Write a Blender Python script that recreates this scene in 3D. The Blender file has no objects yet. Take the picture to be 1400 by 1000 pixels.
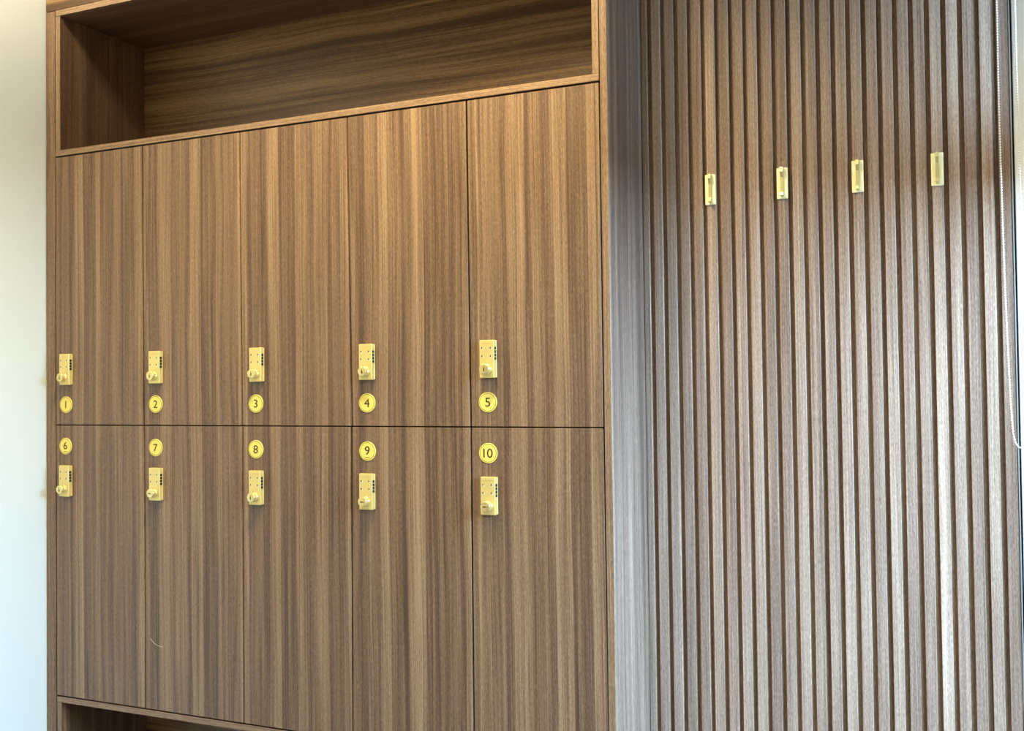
import bpy, bmesh, math, random
from mathutils import Vector, Matrix

random.seed(7)
S = bpy.context.scene
C = S.collection

# ------------------------------------------------------------------ camera
CAM = Vector((2.1791, -1.9621, 0.0822))
YAW, PITCH, ROLL, FPX = -0.4217, 0.0216, -0.0120, 1412.2
cy_, sy_, cp_, sp_ = math.cos(YAW), math.sin(YAW), math.cos(PITCH), math.sin(PITCH)
fwd = Vector((sy_ * cp_, cy_ * cp_, sp_)); rt0 = Vector((cy_, -sy_, 0)); up0 = rt0.cross(fwd)
rt = rt0 * math.cos(ROLL) + up0 * math.sin(ROLL)
up = -rt0 * math.sin(ROLL) + up0 * math.cos(ROLL)
cam = bpy.data.cameras.new('camera'); cam.sensor_width = 36; cam.lens = FPX / 1400 * 36
cam.clip_start = 0.02
co = bpy.data.objects.new('camera', cam); C.objects.link(co)
co.matrix_world = Matrix(((rt.x, up.x, -fwd.x, CAM.x), (rt.y, up.y, -fwd.y, CAM.y),
                          (rt.z, up.z, -fwd.z, CAM.z), (0, 0, 0, 1)))
S.camera = co

# ------------------------------------------------------------------ world, daylight, exposure
FLOOR, CEIL = -1.25, 1.62
XL, XR, YB, YF = -0.036, 2.30, 0.345, -3.3      # room faces: left, right, back, front
w = bpy.data.worlds.new('sky'); S.world = w; w.use_nodes = True
w.node_tree.nodes['Background'].inputs[0].default_value = (0.60, 0.82, 1.0, 1)
w.node_tree.nodes['Background'].inputs[1].default_value = 0.7


def area(name, loc, rot, sx, sy, power, col):
    l = bpy.data.lights.new(name, 'AREA'); l.shape = 'RECTANGLE'; l.size = sx; l.size_y = sy
    l.energy = power; l.color = col
    o = bpy.data.objects.new(name, l); C.objects.link(o); o.location = loc; o.rotation_euler = rot
    return o


# daylight: the sky outside the window of the right wall (lower opening: WY0..WY1, WZ0..WT0; upper one WT1..WZ1)
WY0, WY1, WZ0, WT0, WT1, WZ1 = -0.75, 0.225, -1.02, 0.47, 0.62, 1.30


def aim(o, d):
    o.rotation_euler = Vector(d).to_track_quat('-Z', 'Y').to_euler()


DAY = (0.48, 0.78, 1.10)
sky = area('sky_daylight', (XR + 1.5, -0.80, 1.10), (0, 0, 0), 3.2, 1.9, 760, DAY)
aim(sky, (-1.0, 0.2, -0.55))

try:
    S.cycles.caustics_reflective = False; S.cycles.caustics_refractive = False
except Exception:
    pass
S.view_settings.view_transform = 'Standard'
S.view_settings.look = 'None'
S.view_settings.exposure = 0.0
S.view_settings.gamma = 1.0
S.view_settings.use_curve_mapping = False


# ------------------------------------------------------------------ helpers
def tag(o, label=None, cat=None, group=None, kind=None):
    if label: o['label'] = label
    if cat: o['category'] = cat
    if group: o['group'] = group
    if kind: o['kind'] = kind
    return o


def empty(name, loc=(0, 0, 0)):
    o = bpy.data.objects.new(name, None); o.empty_display_size = 0.1
    C.objects.link(o); o.location = loc
    return o


def link(name, me, mats=None, parent=None, loc=(0, 0, 0)):
    o = bpy.data.objects.new(name, me); C.objects.link(o)
    o.location = loc
    if parent is not None: o.parent = parent
    if mats is not None:
        if not isinstance(mats, (list, tuple)): mats = [mats]
        if len(me.materials) == 0:
            for m in mats: me.materials.append(m)
    return o


def mesh(name, bm, smooth=False):
    me = bpy.data.meshes.new(name)
    bmesh.ops.recalc_face_normals(bm, faces=bm.faces)
    bm.to_mesh(me); bm.free()
    if smooth:
        for p in me.polygons: p.use_smooth = True
    return me


def box(bm, x0, x1, y0, y1, z0, z1, bevel=0.0, mat=0, seg=1):
    vs = [bm.verts.new((x, y, z)) for x in (x0, x1) for y in (y0, y1) for z in (z0, z1)]
    idx = [(0, 1, 3, 2), (4, 6, 7, 5), (0, 4, 5, 1), (2, 3, 7, 6), (0, 2, 6, 4), (1, 5, 7, 3)]
    fs = [bm.faces.new([vs[i] for i in f]) for f in idx]
    for f in fs: f.material_index = mat
    if bevel > 0:
        es = list({e for f in fs for e in f.edges})
        r = bmesh.ops.bevel(bm, geom=es, offset=bevel, segments=seg, affect='EDGES', profile=0.5)
        for f in r['faces']: f.material_index = mat
    return fs


def prism_z(bm, pts, z0, z1, mat=0):
    """closed outline in (x, y) extruded along z"""
    a = [bm.verts.new((x, y, z0)) for x, y in pts]; b = [bm.verts.new((x, y, z1)) for x, y in pts]
    n = len(pts)
    fs = [bm.faces.new((a[i], a[(i + 1) % n], b[(i + 1) % n], b[i])) for i in range(n)]
    fs.append(bm.faces.new(a[::-1])); fs.append(bm.faces.new(b))
    for f in fs: f.material_index = mat
    return fs


def lathe_y(bm, prof, n=32, cx=0.0, cz=0.0, mats=None):
    """profile [(radius, y)] turned about the y axis through (cx, cz); first and last rings are capped"""
    rings = []
    for r, y in prof:
        rings.append([bm.verts.new((cx + r * math.cos(2 * math.pi * k / n), y, cz + r * math.sin(2 * math.pi * k / n))) for k in range(n)])
    for i in range(len(rings) - 1):
        for k in range(n):
            f = bm.faces.new((rings[i][k], rings[i][(k + 1) % n], rings[i + 1][(k + 1) % n], rings[i + 1][k]))
            if mats: f.material_index = mats[i]
    f0 = bm.faces.new(rings[0][::-1]); f1 = bm.faces.new(rings[-1])
    if mats: f0.material_index = mats[0]; f1.material_index = mats[-1]


# ------------------------------------------------------------------ materials
def new_mat(name):
    m = bpy.data.materials.new(name); m.use_nodes = True
    nt = m.node_tree; b = nt.nodes['Principled BSDF']
    return m, nt, b


class NB:
    def __init__(s, nt): s.nt = nt; s.L = nt.links.new
    def n(s, t, **k):
        q = s.nt.nodes.new(t)
        for a, v in k.items(): setattr(q, a, v)
        return q
    def val(s, sock, v):
        if hasattr(v, 'links') or isinstance(v, bpy.types.NodeSocket): s.L(v, sock)
        else: sock.default_value = v
    def math(s, op, a, b=0.0, c=None, clamp=False):
        q = s.n('ShaderNodeMath', operation=op); q.use_clamp = clamp
        s.val(q.inputs[0], a); s.val(q.inputs[1], b)
        if c is not None: s.val(q.inputs[2], c)
        return q.outputs[0]
    def noise(s, vec, scale, detail=2.0, rough=0.5):
        q = s.n('ShaderNodeTexNoise'); s.L(vec, q.inputs['Vector'])
        q.inputs['Scale'].default_value = scale; q.inputs['Detail'].default_value = detail
        q.inputs['Roughness'].default_value = rough
        return q.outputs['Fac']
    def comb(s, x, y, z):
        q = s.n('ShaderNodeCombineXYZ')
        s.val(q.inputs[0], x); s.val(q.inputs[1], y); s.val(q.inputs[2], z)
        return q.outputs[0]
    def ramp(s, fac, stops, interp='LINEAR'):
        q = s.n('ShaderNodeValToRGB'); s.L(fac, q.inputs[0]); cr = q.color_ramp; cr.interpolation = interp
        while len(cr.elements) < len(stops): cr.elements.new(0.5)
        for e, (p, c) in zip(cr.elements, stops):
            e.position = p
            e.color = c if isinstance(c, (tuple, list)) else (c, c, c, 1)
        return q.outputs[0]


TONES = [(0.0, (0.083, 0.046, 0.028, 1)), (0.25, (0.135, 0.078, 0.047, 1)), (0.5, (0.215, 0.132, 0.078, 1)),
         (0.75, (0.315, 0.205, 0.120, 1)), (1.0, (0.42, 0.29, 0.175, 1))]


def wood(name, cross='X', along='Z', bands=None, seed=0.0, contrast=1.0, gain=1.0, rough=0.42, objcol=False,
         tones=TONES, wav=1.0, offset=0.0, spec=0.5, bandw=0.3):
    """laminate with straight grain: 'along' is the grain direction, 'cross' the direction the bands follow one another"""
    m, nt, b = new_mat(name); q = NB(nt)
    tc = q.n('ShaderNodeTexCoord'); sp = q.n('ShaderNodeSeparateXYZ'); q.L(tc.outputs['Object'], sp.inputs[0])
    ax = {'X': sp.outputs[0], 'Y': sp.outputs[1], 'Z': sp.outputs[2]}
    third = [a for a in 'XYZ' if a not in (cross, along)][0]
    c, l, t = ax[cross], ax[along], ax[third]
    sd = seed
    if objcol:
        oi = q.n('ShaderNodeObjectInfo'); sc = q.n('ShaderNodeSeparateColor'); q.L(oi.outputs['Color'], sc.inputs[0])
        sd = q.math('MULTIPLY', sc.outputs[1], 97.0)
    # slow wander of the grain
    wv = q.noise(q.comb(q.math('ADD', q.math('MULTIPLY', c, 2.2), sd), q.math('MULTIPLY', l, 1.1), seed), 1.6, 2.0, 0.5)
    cw = q.math('ADD', c, q.math('MULTIPLY', q.math('SUBTRACT', wv, 0.5), 0.030 * wav))
    base = lambda kc, kl, o: q.comb(q.math('ADD', q.math('MULTIPLY', cw, kc), sd), q.math('MULTIPLY', l, kl), q.math('ADD', q.math('MULTIPLY', t, kc * 0.5), o))
    n1 = q.noise(base(1, 0.02, 3.1), 26.0, 1.5, 0.55)
    n2 = q.noise(base(1, 0.010, 9.7), 120.0, 2.0, 0.6)
    n3 = q.noise(base(1, 0.008, 17.3), 420.0, 1.0, 0.6)
    n5 = q.noise(base(1, 0.22, 31.7), 620.0, 1.0, 0.5)
    ln = q.noise(base(1, 0.006, 43.3), 95.0, 1.0, 0.5)
    n4 = q.noise(base(1, 0.07, 23.9), 900.0, 1.0, 0.6)
    if bands:
        f = q.math('DIVIDE', cw, bandw)
        half = len(bands) // 2; mid = bands[half][0]
        lo = bands[:half + 1]; hi = bands[half:]
        r1 = q.ramp(f, lo); r2 = q.ramp(f, hi)
        sel = q.math('GREATER_THAN', f, mid)
        mx = q.n('ShaderNodeMix'); mx.data_type = 'FLOAT'
        q.L(sel, mx.inputs[0]); q.L(r1, mx.inputs[2]); q.L(r2, mx.inputs[3])
        tone = q.math('ADD', q.math('MULTIPLY', q.math('SUBTRACT', mx.outputs[0], 0.48), 0.86 * contrast), 0.485 + offset)
        tone = q.math('ADD', tone, q.math('MULTIPLY', q.math('SUBTRACT', n1, 0.5), 0.25 * contrast))
    else:
        tone = q.math('ADD', q.math('MULTIPLY', q.math('SUBTRACT', n1, 0.5), 1.7 * contrast), 0.45 + offset)
    tone = q.math('ADD', tone, q.math('MULTIPLY', q.math('SUBTRACT', n2, 0.5), 0.85 * contrast))
    tone = q.math('ADD', tone, q.math('MULTIPLY', q.math('SUBTRACT', n3, 0.5), 0.75))
    tone = q.math('ADD', tone, q.math('MULTIPLY', q.math('SUBTRACT', n4, 0.5), 0.55))
    tone = q.math('ADD', tone, q.math('MULTIPLY', q.math('SUBTRACT', n5, 0.5), 0.62))
    near = q.math('SUBTRACT', 1.0, q.math('DIVIDE', q.math('ABSOLUTE', q.math('SUBTRACT', ln, 0.5)), 0.035), clamp=True)   # thin dark lines
    tone = q.math('SUBTRACT', tone, q.math('MULTIPLY', near, 0.24 * min(1.0, contrast + 0.2)))
    if objcol:
        tone = q.math('ADD', tone, q.math('SUBTRACT', sc.outputs[0], 0.5))
    col = q.ramp(tone, tones)
    if gain != 1.0:
        mxc = q.n('ShaderNodeVectorMath', operation='SCALE'); q.L(col, mxc.inputs[0]); mxc.inputs['Scale'].default_value = gain
        col = mxc.outputs[0]
    q.L(col, b.inputs['Base Color'])
    b.inputs['Roughness'].default_value = rough
    b.inputs['Specular IOR Level'].default_value = spec
    bp = q.n('ShaderNodeBump'); bp.inputs['Strength'].default_value = 0.25; bp.inputs['Distance'].default_value = 0.0006
    q.L(n4, bp.inputs['Height']); q.L(bp.outputs[0], b.inputs['Normal'])
    return m


def plain(name, col, rough=0.5, metal=0.0, bump=0.0, bscale=300.0, spec=0.5, var=0.0):
    m, nt, b = new_mat(name); q = NB(nt)
    b.inputs['Base Color'].default_value = (*col, 1); b.inputs['Roughness'].default_value = rough
    b.inputs['Metallic'].default_value = metal; b.inputs['Specular IOR Level'].default_value = spec
    tc = q.n('ShaderNodeTexCoord')
    if bump:
        n = q.noise(tc.outputs['Object'], bscale, 3.0)
        bp = q.n('ShaderNodeBump'); bp.inputs['Strength'].default_value = bump; bp.inputs['Distance'].default_value = 0.001
        q.L(n, bp.inputs['Height']); q.L(bp.outputs[0], b.inputs['Normal'])
    if var:
        n = q.noise(tc.outputs['Object'], 60.0, 3.0)
        f = q.math('ADD', q.math('MULTIPLY', q.math('SUBTRACT', n, 0.5), var), 1.0)
        sc = q.n('ShaderNodeVectorMath', operation='SCALE'); sc.inputs[0].default_value = col; q.L(f, sc.inputs['Scale'])
        q.L(sc.outputs[0], b.inputs['Base Color'])
    return m


M_wall = plain('pale_wall_paint', (0.745, 0.83, 0.86), 0.75, bump=0.08, bscale=500, spec=0.12)
M_paint = plain('white_wall_paint', (0.86, 0.86, 0.84), 0.75, bump=0.08, bscale=500, spec=0.12)
M_far = plain('greige_wall_paint', (0.34, 0.31, 0.28), 0.7)
M_ceil = plain('ceiling_paint', (0.85, 0.84, 0.81), 0.7)
M_floor = plain('grey_floor_tile', (0.24, 0.24, 0.24), 0.4, var=0.15)
M_gold = plain('satin_gold', (0.90, 0.71, 0.26), 0.38, 0.42, var=0.08)
M_golddark = plain('dark_gold_line', (0.80, 0.60, 0.20), 0.30, 0.75)  # darker gold of the engraved line on the lock
M_knob = plain('polished_gold', (0.92, 0.75, 0.32), 0.26, 0.7)
M_plate = plain('yellow_gold_plate', (0.97, 0.79, 0.17), 0.42, 0.12)
M_ink = plain('dark_brown_engraving', (0.030, 0.020, 0.010), 0.6)
M_black = plain('black_plastic', (0.012, 0.012, 0.012), 0.5)
M_glint = plain('painted_digit_glint', (0.85, 0.82, 0.70), 0.4)  # pale patch painted as the reflection in each digit window
M_hook = plain('pale_brass', (0.98, 0.93, 0.56), 0.38, 0.10, var=0.05)
M_arm = plain('polished_brass', (0.94, 0.84, 0.42), 0.2, 0.72)
M_alu = plain('grey_aluminium', (0.30, 0.31, 0.31), 0.45, 0.3)
M_bead = plain('white_plastic_bead', (0.85, 0.85, 0.83), 0.35)
M_dark = plain('dark_interior', (0.02, 0.014, 0.012), 0.8)
M_diff, nd, bd = new_mat('lamp_diffuser'); bd.inputs['Base Color'].default_value = (0.85, 0.83, 0.78, 1)
bd.inputs['Emission Color'].default_value = (1.0, 0.82, 0.5, 1); bd.inputs['Emission Strength'].default_value = 2.0
M_hair = plain('pale_scratch', (0.60, 0.52, 0.42), 0.6)
M_cloth, ntc, bc = new_mat('blind_cloth'); qc = NB(ntc); bc.inputs['Base Color'].default_value = (0.62, 0.61, 0.57, 1); bc.inputs['Roughness'].default_value = 0.8
tl = qc.n('ShaderNodeBsdfTranslucent'); tl.inputs[0].default_value = (0.5, 0.5, 0.46, 1)
mc = qc.n('ShaderNodeMixShader'); mc.inputs[0].default_value = 0.16
qc.L(bc.outputs[0], mc.inputs[1]); qc.L(tl.outputs[0], mc.inputs[2]); qc.L(mc.outputs[0], ntc.nodes['Material Output'].inputs[0])

W = 0.300
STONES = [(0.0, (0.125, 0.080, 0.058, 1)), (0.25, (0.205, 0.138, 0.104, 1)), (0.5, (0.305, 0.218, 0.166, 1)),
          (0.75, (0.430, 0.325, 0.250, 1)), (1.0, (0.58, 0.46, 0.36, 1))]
B1 = [(0, .62), (.02, .62), (.05, .4), (.08, .55), (.165, .5), (.18, .28), (.20, .4), (.22, .6), (.245, .75), (.26, .48), (.275, .75), (.315, .8),
      (.325, .35), (.36, .3), (.40, .4), (.46, .3), (.47, .7), (.51, .65), (.525, .4), (.55, .5), (.60, .38), (.65, .4), (.69, .62), (.74, .55), (.77, .25),
      (.79, .45), (.85, .45), (.90, .36), (.93, .6), (.97, .75), (1, .7)]
B2 = [(0, .5), (.02, .6), (.045, .55), (.05, .35), (.10, .4), (.12, .3), (.14, .35), (.16, .6), (.24, .7), (.28, .65), (.295, .35), (.315, .3), (.325, .5),
      (.38, .55), (.42, .5), (.435, .3), (.48, .35), (.49, .7), (.53, .75), (.545, .45), (.56, .75), (.595, .75), (.605, .25), (.65, .3), (.68, .4), (.745, .3),
      (.75, .65), (.79, .65), (.805, .35), (.82, .5), (.88, .45), (.95, .5), (.98, .7), (1, .7)]
B3 = [(0, .65), (.05, .75), (.065, .4), (.09, .3), (.11, .45), (.18, .5), (.2, .35), (.22, .4), (.235, .2), (.25, .3), (.27, .65), (.30, .75), (.31, .48),
      (.32, .75), (.36, .8), (.37, .3), (.42, .3), (.43, .5), (.46, .35), (.51, .3), (.52, .65), (.57, .7), (.58, .4), (.60, .55), (.65, .4), (.69, .4),
      (.70, .55), (.75, .65), (.80, .55), (.82, .25), (.85, .3), (.87, .45), (.93, .45), (.97, .55), (.99, .75), (1, .6)]
B4 = [(0, .4), (.06, .45), (.10, .2), (.13, .2), (.145, .5), (.16, .65), (.18, .5), (.22, .6), (.235, .35), (.255, .45), (.265, .75), (.33, .75), (.34, .4),
      (.36, .5), (.44, .5), (.45, .15), (.48, .2), (.49, .5), (.53, .6), (.54, .75), (.60, .8), (.615, .6), (.63, .65), (.64, .3), (.68, .3), (.69, .5), (.71, .3),
      (.74, .35), (.755, .55), (.77, .4), (.80, .3), (.83, .5), (.85, .35), (.90, .45), (.92, .25), (.94, .3), (.95, .55), (.99, .7), (1, .6)]
B5 = [(0, .5), (.03, .5), (.05, .4), (.07, .65), (.085, .65), (.09, .35), (.11, .4), (.125, .5), (.16, .6), (.17, .45), (.20, .5), (.22, .35), (.24, .5),
      (.27, .4), (.28, .2), (.295, .25), (.31, .5), (.33, .75), (.345, .6), (.36, .7), (.43, .7), (.44, .45), (.46, .35), (.48, .4), (.50, .6), (.54, .5),
      (.57, .55), (.585, .3), (.62, .35), (.635, .55), (.65, .75), (.69, .7), (.70, .55), (.75, .8), (.76, .3), (.80, .35), (.82, .4), (.85, .25), (.90, .3),
      (.905, .6), (.95, .65), (.96, .5), (1, .55)]
M_door = [wood('walnut_laminate_door', 'X', 'Z', b, seed=3.0 + 7 * i, wav=0.35) for i, b in enumerate((B1, B2, B3, B4, B5))]
M_frame_v = wood('walnut_laminate_vertical', 'X', 'Z', seed=11, contrast=0.45, offset=0.03)
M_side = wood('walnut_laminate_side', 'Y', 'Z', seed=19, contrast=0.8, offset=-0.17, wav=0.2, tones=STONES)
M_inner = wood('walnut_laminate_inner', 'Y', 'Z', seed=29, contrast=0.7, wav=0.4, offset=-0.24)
HTONES = [(p, (c[0] * 1.06, c[1] * 0.98, c[2] * 0.74, 1)) for p, c in TONES]
M_h = wood('walnut_laminate_horizontal', 'Z', 'X', seed=5, contrast=1.25, wav=0.8, offset=0.14, tones=HTONES)
M_hedge = wood('walnut_edge_horizontal', 'Z', 'X', seed=8, contrast=0.3, offset=0.22, wav=0.5)
M_sedge = wood('walnut_edge_side_panel', 'X', 'Z', seed=14, contrast=0.3, offset=0.16, wav=0.3)
M_vedge = wood('walnut_edge_vertical', 'X', 'Z', seed=13, contrast=0.3, offset=0.22, wav=0.5)
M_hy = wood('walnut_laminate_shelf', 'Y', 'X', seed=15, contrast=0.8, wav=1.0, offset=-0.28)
M_slat = wood('fluted_panel_slat', 'X', 'Z', seed=2, contrast=0.4, rough=0.36, objcol=True, tones=STONES, wav=0.15, spec=0.4)
M_groove = wood('fluted_panel_groove', 'X', 'Z', seed=37, contrast=0.3, rough=0.5, offset=0.06, wav=0.15, spec=0.3)


# ------------------------------------------------------------------ room shell
def struct(name, bm, m, parent=None, smooth=False):
    o = link(name, mesh(name, bm, smooth), m, parent)
    if parent is None: o['kind'] = 'structure'
    return o


bm = bmesh.new(); box(bm, XL - 0.1, XR + 0.1, YF - 0.1, YB + 0.1, FLOOR - 0.08, FLOOR); struct('floor', bm, M_floor)
bm = bmesh.new(); box(bm, XL - 0.1, XR + 0.1, YF - 0.1, YB + 0.1, CEIL, CEIL + 0.08); struct('ceiling', bm, M_ceil)
bm = bmesh.new(); box(bm, XL - 0.1, XL, YF - 0.1, YB + 0.1, FLOOR, CEIL)
struct('wall_left', bm, M_wall)
bm = bmesh.new(); box(bm, XL, XR, YF - 0.1, YF, FLOOR, CEIL); struct('wall_front', bm, M_far)
bm = bmesh.new(); box(bm, XL, XR, YB, YB + 0.1, FLOOR, CEIL)
wall_back = struct('wall_back', bm, M_paint)
# right wall with the window opening
bm = bmesh.new()
box(bm, XR, XR + 0.1, WY1, YB + 0.1, FLOOR, CEIL)
box(bm, XR, XR + 0.1, YF - 0.1, WY0, FLOOR, CEIL)
box(bm, XR, XR + 0.1, WY0, WY1, FLOOR, WZ0)
box(bm, XR, XR + 0.1, WY0, WY1, WZ1, CEIL)
box(bm, XR, XR + 0.1, 0.135, WY1, WT1, WZ1)  # added wall piece, narrows the upper opening to hold daylight off the slats
struct('wall_right', bm, M_paint)
# window: frame with transom, two panes
win = empty('window_1', (XR + 0.05, (WY0 + WY1) / 2, WZ0)); tag(win, kind='structure')
M_frame = plain('white_window_frame', (0.82, 0.82, 0.80), 0.4)
mg, ntg, bg = new_mat('window_glass'); ntg.nodes.remove(bg)
g_t = ntg.nodes.new('ShaderNodeBsdfTransparent'); g_g = ntg.nodes.new('ShaderNodeBsdfGlossy'); g_g.inputs['Roughness'].default_value = 0.02
g_m = ntg.nodes.new('ShaderNodeMixShader'); g_m.inputs[0].default_value = 0.06
ntg.links.new(g_t.outputs[0], g_m.inputs[1]); ntg.links.new(g_g.outputs[0], g_m.inputs[2])
ntg.links.new(g_m.outputs[0], ntg.nodes['Material Output'].inputs[0])
hw = (WY1 - WY0) / 2; TZ0, TZ1 = WT0 - WZ0, WT1 - WZ0
bm = bmesh.new()
box(bm, -0.035, 0.035, -hw, -hw + 0.05, 0, WZ1 - WZ0); box(bm, -0.035, 0.035, hw - 0.05, hw, 0, WZ1 - WZ0)
box(bm, -0.035, 0.035, -hw + 0.05, hw - 0.05, 0, 0.05); box(bm, -0.035, 0.035, -hw + 0.05, hw - 0.05, WZ1 - WZ0 - 0.05, WZ1 - WZ0)
link('window_frame', mesh('window_frame', bm), M_frame, win)
bm = bmesh.new(); box(bm, -0.045, 0.045, -hw + 0.05, hw - 0.05, TZ0, TZ1, 0.003); link('transom', mesh('transom', bm), M_frame, win)
bm = bmesh.new(); box(bm, -0.003, 0.003, -hw + 0.05, hw - 0.05, 0.05, TZ0); link('pane', mesh('pane', bm), mg, win)
bm = bmesh.new(); box(bm, -0.003, 0.003, -hw + 0.05, hw - 0.05, TZ1, WZ1 - WZ0 - 0.05); link('pane', mesh('pane', bm), mg, win)

# ------------------------------------------------------------------ fluted panel on the back wall
SX0, SP, SY, SW, SD = 1.5405, 0.0299, 0.2310, 0.0205, 0.0100
CX1 = 1.5159                                         # right outer face of the locker cabinet
SZ0, SZ1 = FLOOR + 0.002, CEIL - 0.002
bm = bmesh.new(); box(bm, CX1 + 0.001, 2.2494, SY + SD, YB, SZ0, SZ1)
link('backing_panel', mesh('backing_panel', bm), M_groove, wall_back)


def slat_mesh(name, wid):
    bm = bmesh.new(); e = 0.0010
    prism_z(bm, [(0, SD), (0, e * 0.6), (e * 0.6, 0), (wid - e, 0), (wid, e), (wid, SD)], SZ0, SZ1)
    return mesh(name, bm)


sm = slat_mesh('slat', SW); sm.materials.append(M_slat)
s0 = slat_mesh('slat', SX0 - SP + SW - (CX1 + 0.001)); s0.materials.append(M_slat)
for i in range(-1, 24):
    o = bpy.data.objects.new('slat', sm if i >= 0 else s0); C.objects.link(o); o.parent = wall_back
    o.location = (SX0 + i * SP if i >= 0 else CX1 + 0.001, SY, 0)
    lt = 0.575 if i % 3 == 1 else (0.45 if i % 3 == 2 else 0.48)
    o.color = (lt + random.uniform(-0.03, 0.03), random.random(), 0, 1)
# aluminium end trim and the white return beside it
bm = bmesh.new(); box(bm, 2.2497, 2.2522, SY - 0.0015, YB, SZ0, SZ1, 0.0006); struct('trim_1', bm, M_alu)
bm = bmesh.new(); box(bm, 2.2553, XR, SY + 0.002, YB, SZ0, SZ1, 0.0015); struct('trim_2', bm, M_paint)

# ------------------------------------------------------------------ locker surround
cab = empty('locker_cabinet', (0.74, 0.15, FLOOR))
tag(cab, 'built-in walnut laminate surround framing the lockers with open shelf niches above and below', 'cabinet')
CO = Vector(cab.location)
Y0, YK = 0.0, 0.300                                   # cabinet face and niche back
XA, XB = -0.0326, CX1                                 # outer left and right
T = 0.0165
DZ = 0.6970                                           # door field: +-DZ about z = 0
NT, HB = 1.0677, 1.0838                               # niche ceiling, header bottom
NB0 = 0.7147                                          # niche floor
LB = -0.7137
PL = -1.14                                            # lower niche floor top
IX0, IX1 = 0.0015, 1.4985                             # outer faces of the inner box


def part(name, boxes, mats, bevel=0.0008, face_mats=None, label=None):
    bm = bmesh.new()
    for b in boxes: box(bm, b[0] - CO.x, b[1] - CO.x, b[2] - CO.y, b[3] - CO.y, b[4] - CO.z, b[5] - CO.z, bevel)
    bm.normal_update()
    if face_mats: face_mats(bm)
    o = link(name, mesh(name, bm), mats, cab)
    if label: o['label'] = label
    return o


def front_edge(bm):                                    # the front edge band takes the second material
    for f in bm.faces:
        if f.normal.y < -0.5: f.material_index = 1


zt = CEIL - 0.004
part('filler_strip', [(XA, -0.0015, Y0, 0.02, FLOOR + 0.003, HB - 0.0008)], M_frame_v)
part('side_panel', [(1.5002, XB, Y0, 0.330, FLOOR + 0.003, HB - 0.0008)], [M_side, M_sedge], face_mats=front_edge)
part('header_panel', [(XA, XB, Y0, 0.02, HB + 0.0004, zt)], M_h)
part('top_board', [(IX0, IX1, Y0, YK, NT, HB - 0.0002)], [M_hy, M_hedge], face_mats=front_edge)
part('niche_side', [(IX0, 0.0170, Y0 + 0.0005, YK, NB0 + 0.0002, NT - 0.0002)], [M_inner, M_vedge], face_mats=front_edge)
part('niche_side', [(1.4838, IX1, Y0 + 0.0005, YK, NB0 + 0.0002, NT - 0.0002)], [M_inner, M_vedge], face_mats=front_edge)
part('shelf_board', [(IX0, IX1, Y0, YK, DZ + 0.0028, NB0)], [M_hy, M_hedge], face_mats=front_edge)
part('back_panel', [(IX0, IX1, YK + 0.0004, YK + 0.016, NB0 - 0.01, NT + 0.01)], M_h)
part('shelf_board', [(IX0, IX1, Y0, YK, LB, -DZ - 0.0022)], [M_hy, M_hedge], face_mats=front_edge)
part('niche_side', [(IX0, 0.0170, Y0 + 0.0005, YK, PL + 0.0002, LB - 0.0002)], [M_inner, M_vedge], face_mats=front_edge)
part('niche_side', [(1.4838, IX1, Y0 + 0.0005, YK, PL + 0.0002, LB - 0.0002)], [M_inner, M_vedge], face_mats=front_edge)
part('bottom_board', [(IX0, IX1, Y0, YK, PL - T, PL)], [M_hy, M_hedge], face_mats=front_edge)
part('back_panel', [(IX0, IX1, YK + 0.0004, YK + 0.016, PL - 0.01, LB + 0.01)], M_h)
part('plinth', [(IX0, IX1, 0.03, 0.045, FLOOR + 0.003, PL - T - 0.001)], M_h)

# ------------------------------------------------------------------ lockers
G = 0.0020                                             # half the gap between doors
LOCKX = [(.0256, .0234), (.0250 + .3 * 1, .3245), (.6310, .6275), (.9320, .9300), (1.2296, 1.2286)]
PLX = [(.0366, .0349), (.3365, .3358), (.6407, .6399), (.9453, .9451), (1.2422, 1.2417)]


def body_mesh(z0, z1):
    bm = bmesh.new(); x0, x1 = 0.002, W - 0.002
    box(bm, x0, x0 + 0.012, 0.022, 0.295, z0 + .001, z1 - .001); box(bm, x1 - 0.012, x1, 0.022, 0.295, z0 + .001, z1 - .001)
    box(bm, x0 + 0.012, x1 - 0.012, 0.022, 0.295, z0 + .001, z0 + .013); box(bm, x0 + 0.012, x1 - 0.012, 0.022, 0.295, z1 - .013, z1 - .001)
    box(bm, x0 + 0.012, x1 - 0.012, 0.283, 0.295, z0 + .013, z1 - .013)
    return mesh('body', bm)


# how far each gap line leans off plumb: (top, bottom) of the upper row, then of the lower row
LEAN = [((0, 0), (0, 0)), ((-.0039, -.0023), (-.0015, -.0006)), ((-.0021, .0002), (.0008, -.0006)),
        ((-.0014, .0053), (.0036, -.0002)), ((-.0006, .0019), (.0019, .0005)), ((-.0006, -.0012), (-.0012, .0007))]


def door_mesh(z0, z1, c, row):
    bm = bmesh.new()
    box(bm, G, W - G, 0, 0.018, z0, z1)
    for v in bm.verts:
        lean = LEAN[c + 1 if v.co.x > W / 2 else c][row]
        v.co.x += lean[0] if v.co.z > (z0 + z1) / 2 else lean[1]
    bmesh.ops.bevel(bm, geom=bm.edges[:], offset=0.0007, segments=1, affect='EDGES', profile=0.5)
    return mesh('door', bm)


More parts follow.
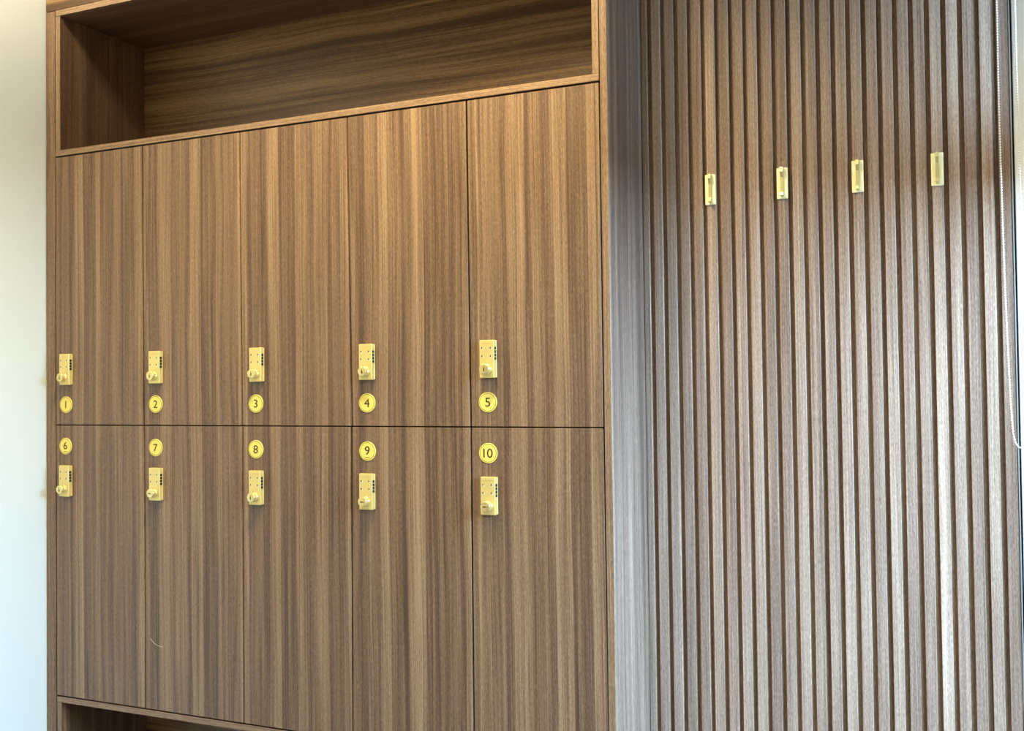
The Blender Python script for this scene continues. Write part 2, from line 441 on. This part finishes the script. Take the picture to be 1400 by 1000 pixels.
def lock_housing():
    bm = bmesh.new(); w_, h_, d_ = 0.0340, 0.0797, 0.0125
    box(bm, -w_ / 2, w_ / 2, -d_, -0.0022, -h_ / 2, h_ / 2, 0.0016, seg=2)
    box(bm, -w_ / 2 + 0.001, w_ / 2 + 0.0012, -0.0030, 0.0, -h_ / 2 + 0.001, h_ / 2 - 0.0006, 0.0006)   # mounting base, a little wider
    me = mesh('combination_lock', bm); return me


def window_mesh():
    bm = bmesh.new()
    box(bm, -0.0015, 0.0020, -0.0003, 0.0006, -0.0026, 0.0026, mat=1)
    box(bm, -0.0020, 0.0004, -0.0005, 0.0006, -0.0010, 0.0028, mat=0)
    return mesh('digit_window', bm)


def dial_mesh():
    bm = bmesh.new(); n = 16; r = 0.0042
    # ridged thumb wheel: axis along z, standing out of the right side of the housing
    pts = []
    for k in range(n * 2):
        a = math.pi * k / n; rr = r if k % 2 == 0 else r - 0.0006
        pts.append((rr * math.cos(a), rr * math.sin(a)))
    prism_z(bm, pts, -0.0028, 0.0028)
    return mesh('dial', bm)


def knob_mesh():
    bm = bmesh.new()
    lathe_y(bm, [(0.0112, 0.0), (0.0116, -0.0008), (0.0116, -0.0024), (0.0106, -0.0032), (0.0096, -0.0036), (0.0096, -0.0072),
                 (0.0106, -0.0078), (0.0110, -0.0086), (0.0110, -0.0136), (0.0104, -0.0145), (0.0092, -0.0147)], 32)
    me = mesh('knob', bm, True)
    return me


def slot_mesh(vertical):
    bm = bmesh.new()
    if vertical:
        box(bm, -0.0013, 0.0013, -0.0004, 0.0008, -0.0046, 0.0024)
        box(bm, -0.0009, 0.0009, -0.0004, 0.0008, 0.0040, 0.0056)
    else:
        box(bm, -0.0048, 0.0020, -0.0004, 0.0008, -0.0012, 0.0012)
        box(bm, 0.0034, 0.0048, -0.0004, 0.0008, -0.0008, 0.0008)
    return mesh('key_slot', bm)


def groove_line():
    bm = bmesh.new()
    box(bm, -0.011, 0.011, -0.0003, 0.0006, -0.0003, 0.0003)
    return mesh('engraved_line', bm)


def plate_mesh():
    bm = bmesh.new(); R = 0.0213
    lathe_y(bm, [(R, 0.0), (R, -0.0012), (R - 0.0006, -0.0018), (R - 0.0021, -0.0018), (R - 0.0023, -0.00165), (R - 0.0028, -0.00165), (R - 0.0030, -0.0018),
                 (0.001, -0.0018)], 56, mats=[0, 0, 0, 1, 1, 1, 0])
    return mesh('number_plate', bm)


def text_mesh(txt, size):
    cu = bpy.data.curves.new('digits', 'FONT'); cu.body = txt; cu.size = size; cu.align_x = 'CENTER'; cu.align_y = 'CENTER'; cu.extrude = 0.00025
    cu.space_character = 0.92
    o = bpy.data.objects.new('digits', cu); C.objects.link(o)
    dg = bpy.context.evaluated_depsgraph_get()
    me = bpy.data.meshes.new_from_object(o.evaluated_get(dg)); bpy.data.objects.remove(o); bpy.data.curves.remove(cu)
    xs = [v.co.x for v in me.vertices]; ys = [v.co.y for v in me.vertices]
    cx, cyy = (min(xs) + max(xs)) / 2, (min(ys) + max(ys)) / 2
    for v in me.vertices: v.co = Vector(((v.co.x - cx) * 1.10, -v.co.z, v.co.y - cyy))
    me.name = 'numeral'; me.update()
    return me


LM, WM, DM, KM, PM, GM = lock_housing(), window_mesh(), dial_mesh(), knob_mesh(), plate_mesh(), groove_line()
LM.materials.append(M_gold); WM.materials.append(M_ink); WM.materials.append(M_glint); DM.materials.append(M_black)
KM.materials.append(M_knob); PM.materials.append(M_plate); PM.materials.append(M_ink); GM.materials.append(M_golddark)
SV, SH_ = slot_mesh(True), slot_mesh(False); SV.materials.append(M_ink); SH_.materials.append(M_ink)
UB, LBm = body_mesh(0.004, DZ - 0.004), body_mesh(-DZ + 0.004, -0.004)
UB.materials.append(M_dark); LBm.materials.append(M_dark)
WORDS = ['one', 'two', 'three', 'four', 'five', 'six', 'seven', 'eight', 'nine', 'ten']


def add(name, me, parent, loc=(0, 0, 0)):
    o = bpy.data.objects.new(name, me); C.objects.link(o); o.parent = parent; o.location = loc
    return o


def make_locker():
    root = empty('locker')
    add('body', UB, root)
    d = add('door', door_mesh(0, 1, 0, 0), root)
    lk = add('combination_lock', LM, root)
    for dx in (-0.0098, 0.0098):
        for dz in (0.0223, 0.0052): add('digit_window', WM, lk, (dx, -0.0125, dz))
    for k in range(4): add('dial', DM, lk, (0.0152, -0.0068, 0.0225 - 0.0072 * k))
    kn = add('knob', KM, lk, (0.0, -0.0125, -0.0212))
    add('key_slot', SV, lk, (0.0, -0.0272, -0.0212))
    add('engraved_line', GM, lk, (0.0, -0.0125, 0.0325))
    pl = add('number_plate', PM, root)
    add('numeral', SV, pl)
    return root


def copy_tree(o, parent=None):
    c = o.copy(); C.objects.link(c)
    if parent is not None: c.parent = parent
    for ch in list(o.children): copy_tree(ch, c)
    return c


proto = make_locker()
for n in range(1, 11):
    r = proto if n == 1 else copy_tree(proto)
    col = (n - 1) % 5; upper = n <= 5
    r.location = (col * W, 0, 0)
    row = 'upper' if upper else 'lower'
    tag(r, 'walnut locker in the %s row whose round gold plate reads %s' % (row, WORDS[n - 1]), 'locker', 'numbered lockers of the cabinet')
    for ch in r.children:
        k = ch.name.split('.')[0]
        if k == 'body': ch.data = UB if upper else LBm
        elif k == 'door':
            me = door_mesh(0.0014, DZ - 0.0012, col, 0) if upper else door_mesh(-DZ + 0.0012, -0.0014, col, 1)
            me.materials.append(M_door[col]); ch.data = me
        elif k == 'combination_lock':
            lx = LOCKX[col][0 if upper else 1]
            ch.location = (lx + 0.0168 - col * W, 0.0, 0.1432 if upper else -0.1432)
            for g in ch.children:
                if g.name.startswith('key_slot'): g.data = SH_ if n in (7, 9, 10) else SV
        elif k == 'number_plate':
            ch.location = (PLX[col][0 if upper else 1] - col * W + 0.0004, 0.0, 0.0525 if upper else -0.0545)
            for g in ch.children:
                if g.name.startswith('numeral'):
                    tm = text_mesh(str(n), 0.0270); tm.materials.clear(); tm.materials.append(M_ink)
                    g.data = tm; g.location = (0, -0.00185, 0.0 if n not in (6, 9) else 0.0015)
                    if n in (6, 9):                      # underline that tells 6 from 9
                        bm = bmesh.new(); box(bm, -0.0060, 0.0060, -0.0003, 0.0003, -0.0145, -0.0135)
                        um = mesh('underline', bm); um.materials.append(M_ink)
                        add('underline', um, ch, (0, -0.00185, 0.0))
    if n == 7:                                           # pale curved mark low on this door
        cu = bpy.data.curves.new('scratch', 'CURVE'); cu.dimensions = '3D'; cu.bevel_depth = 0.00045; cu.bevel_resolution = 1
        sp = cu.splines.new('BEZIER'); sp.bezier_points.add(2)
        for bp, p in zip(sp.bezier_points, [(0.0155, 0, -.5235), (0.0325, 0, -.5365), (0.0545, 0, -.5410)]):
            bp.co = p; bp.handle_left_type = bp.handle_right_type = 'AUTO'
        o = bpy.data.objects.new('tmp', cu); C.objects.link(o)
        me = bpy.data.meshes.new_from_object(o.evaluated_get(bpy.context.evaluated_depsgraph_get())); bpy.data.objects.remove(o)
        me.name = 'scratch'; me.materials.clear(); me.materials.append(M_hair)
        door7 = [c for c in r.children if c.name.split('.')[0] == 'door'][0]
        add('scratch', me, door7, (0, -0.0002, 0))


# ------------------------------------------------------------------ coat hooks on the fluted panel
def hook_plate():
    bm = bmesh.new(); box(bm, -0.0115, 0.0115, -0.0030, 0.0, -0.0325, 0.0325, 0.0014, seg=2)
    return mesh('hook_plate', bm)


def hook_arm():
    """flat bar bent out of the plate at the top, running down in front of it and turned up at its foot"""
    bm = bmesh.new(); hw_ = 0.0030
    path = [(-0.0035, 0.0322), (-0.0105, 0.0318), (-0.0115, 0.0235), (-0.0058, 0.0125), (-0.0056, -0.0180), (-0.0118, -0.0222), (-0.0125, -0.0250), (-0.0030, -0.0275)]
    th = 0.0026
    L = []
    for i, (y, z) in enumerate(path):
        p0 = Vector(path[max(i - 1, 0)]); p1 = Vector(path[min(i + 1, len(path) - 1)])
        t = (p1 - p0).normalized(); nrm = Vector((-t.y, t.x))       # in (y, z)
        a = Vector((y, z)) + nrm * th / 2; b = Vector((y, z)) - nrm * th / 2
        L.append([bm.verts.new((-hw_, a.x, a.y)), bm.verts.new((hw_, a.x, a.y)), bm.verts.new((hw_, b.x, b.y)), bm.verts.new((-hw_, b.x, b.y))])
    for i in range(len(L) - 1):
        for k in range(4):
            bm.faces.new((L[i][k], L[i][(k + 1) % 4], L[i + 1][(k + 1) % 4], L[i + 1][k]))
    bm.faces.new(L[0]); bm.faces.new(L[-1][::-1])
    return mesh('hook_arm', bm)


HP, HA = hook_plate(), hook_arm(); HP.materials.append(M_hook); HA.materials.append(M_arm)
h0 = empty('coat_hook'); add('hook_plate', HP, h0); add('hook_arm', HA, h0)
HL = ['brass coat hook furthest left on the fluted panel, nearest the lockers', 'second brass coat hook from the lockers on the fluted panel',
      'third brass coat hook from the lockers on the fluted panel', 'brass coat hook furthest right on the fluted panel, nearest the beaded blind chain']
for k, hx in enumerate((1.6678, 1.8190, 1.9690, 2.1184)):
    h = h0 if k == 0 else copy_tree(h0)
    h.location = (hx, SY - 0.0002, 0.5022); tag(h, HL[k], 'coat hook', 'brass coat hooks in a row')

# ------------------------------------------------------------------ roller blind with its bead chain
YC = 0.10; KC = (YC - CAM.y) / (0.231 - CAM.y)
proj = lambda x, z: Vector((CAM.x + (x - CAM.x) * KC, YC, CAM.z + (z - CAM.z) * KC))
left = [proj(*p) for p in [(2.2302, .8204), (2.2303, .6498), (2.2316, .4796), (2.2332, .3103), (2.2364, .1415), (2.2403, .0155), (2.2440, -.0263)]]
topz = 1.36
path = [Vector((left[0].x - 0.001, YC, topz))] + left + [proj(2.2490, -.0395), proj(2.2545, -.0440), proj(2.2605, -.0380), proj(2.2655, -.0200),
                                                         proj(2.2675, .05), proj(2.2655, .31), proj(2.2625, .65), proj(2.2620, .82), ]
path.append(Vector((path[-1].x, YC, topz)))
blind = empty('roller_blind', (2.265, YC, topz))
tag(blind, 'white beaded pull chain of a roller blind hanging before the last slats on the right', 'roller blind')
BO = Vector(blind.location)
# resample the smooth path at bead pitch
dense = []
for i in range(len(path) - 1):
    p0, p1, p2, p3 = path[max(i - 1, 0)], path[i], path[i + 1], path[min(i + 2, len(path) - 1)]
    for k in range(40):
        t = k / 40.0
        a = (p1 * 2 + (p2 - p0) * t + (p0 * 2 - p1 * 5 + p2 * 4 - p3) * t * t + (p1 * 3 - p0 - p2 * 3 + p3) * t ** 3) * 0.5
        dense.append(a)
dense.append(path[-1])
PITCHB = 0.0049; acc = 0.0; beads = [dense[0]]
for a, b in zip(dense, dense[1:]):
    d = (b - a).length
    while acc + d >= PITCHB and d > 1e-9:
        a = a + (b - a) * ((PITCHB - acc) / d); beads.append(a.copy()); d = (b - a).length; acc = 0.0
    acc += d
bm = bmesh.new()
for p in beads: bmesh.ops.create_icosphere(bm, subdivisions=1, radius=0.0019, matrix=Matrix.Translation(p - BO))
ch = link('bead_chain', mesh('bead_chain', bm, True), M_bead, blind)
cu = bpy.data.curves.new('cord', 'CURVE'); cu.dimensions = '3D'; cu.bevel_depth = 0.0006; cu.bevel_resolution = 1
sp = cu.splines.new('POLY'); sp.points.add(len(beads) - 1)
for q_, p in zip(sp.points, beads): q_.co = (*(p - BO), 1)
o = bpy.data.objects.new('tmp', cu); C.objects.link(o)
me = bpy.data.meshes.new_from_object(o.evaluated_get(bpy.context.evaluated_depsgraph_get())); bpy.data.objects.remove(o)
me.name = 'cord'; me.materials.clear(); me.materials.append(M_bead); add('cord', me, ch)
# drive wheel, roller and rolled cloth above the window (out of the frame)
bm = bmesh.new(); lathe_y(bm, [(0.0150, 0.006), (0.0150, -0.006)], 24)
link('drive_wheel', mesh('drive_wheel', bm), M_bead, blind, (0, 0, 0.0))
bm = bmesh.new(); lathe_y(bm, [(0.0235, -0.012), (0.0235, -0.90)], 28)
link('rolled_cloth', mesh('rolled_cloth', bm, False), M_cloth, blind, (0, 0, 0.0))
bm = bmesh.new(); box(bm, 0.0228, 0.0236, -0.90, -0.014, 0.60 - topz, 0.0)
link('hanging_cloth', mesh('hanging_cloth', bm), M_cloth, blind)
bm = bmesh.new(); box(bm, 0.0150, 0.0310, -0.90, -0.014, 0.575 - topz, 0.5995 - topz, 0.003)
link('bottom_bar', mesh('bottom_bar', bm), M_frame, blind)
bm = bmesh.new(); box(bm, -0.02, 0.034, 0.008, 0.012, -0.03, 0.03, 0.001)
link('bracket', mesh('bracket', bm), M_frame, blind)


# ------------------------------------------------------------------ ceiling downlights and an added light for the left wall
def downlight(x, y, power, col, ang, blend, label):
    t = empty('ceiling_downlight', (x, y, CEIL)); tag(t, label, 'ceiling light')
    bm = bmesh.new()
    n = 40; prof = [(0.085, -0.002), (0.094, -0.006), (0.108, -0.007), (0.112, -0.001)]
    rings = [[bm.verts.new((r * math.cos(2 * math.pi * k / n), r * math.sin(2 * math.pi * k / n), z)) for k in range(n)] for r, z in prof]
    for i in range(3):
        for k in range(n): bm.faces.new((rings[i][k], rings[i][(k + 1) % n], rings[i + 1][(k + 1) % n], rings[i + 1][k]))
    link('trim_ring', mesh('trim_ring', bm), M_frame, t)
    bm = bmesh.new(); vs = [bm.verts.new((0.0848 * math.cos(2 * math.pi * k / n), 0.0848 * math.sin(2 * math.pi * k / n), -0.0022)) for k in range(n)]
    bm.faces.new(vs[::-1]); link('diffuser', mesh('diffuser', bm), M_diff, t)
    l = bpy.data.lights.new('downlight_lamp', 'SPOT'); l.energy = power; l.color = col; l.spot_size = math.radians(ang); l.spot_blend = blend; l.shadow_soft_size = 0.085
    lo = bpy.data.objects.new('downlight_lamp', l); C.objects.link(lo); lo.parent = t; lo.location = (0, 0, -0.095)
    return t


WARM = (1.0, 0.81, 0.46)
downlight(1.22, -0.62, 128, WARM, 128, 0.7, 'round ceiling light in front of the locker niche')
downlight(0.24, -0.50, 38, (1.0, 0.83, 0.55), 165, 0.5, 'added unseen light that brightens the top of the left wall')  # added light, put in to brighten the upper left wall
downlight(1.40, -2.30, 62, WARM, 165, 0.5, 'round ceiling light further from the lockers')
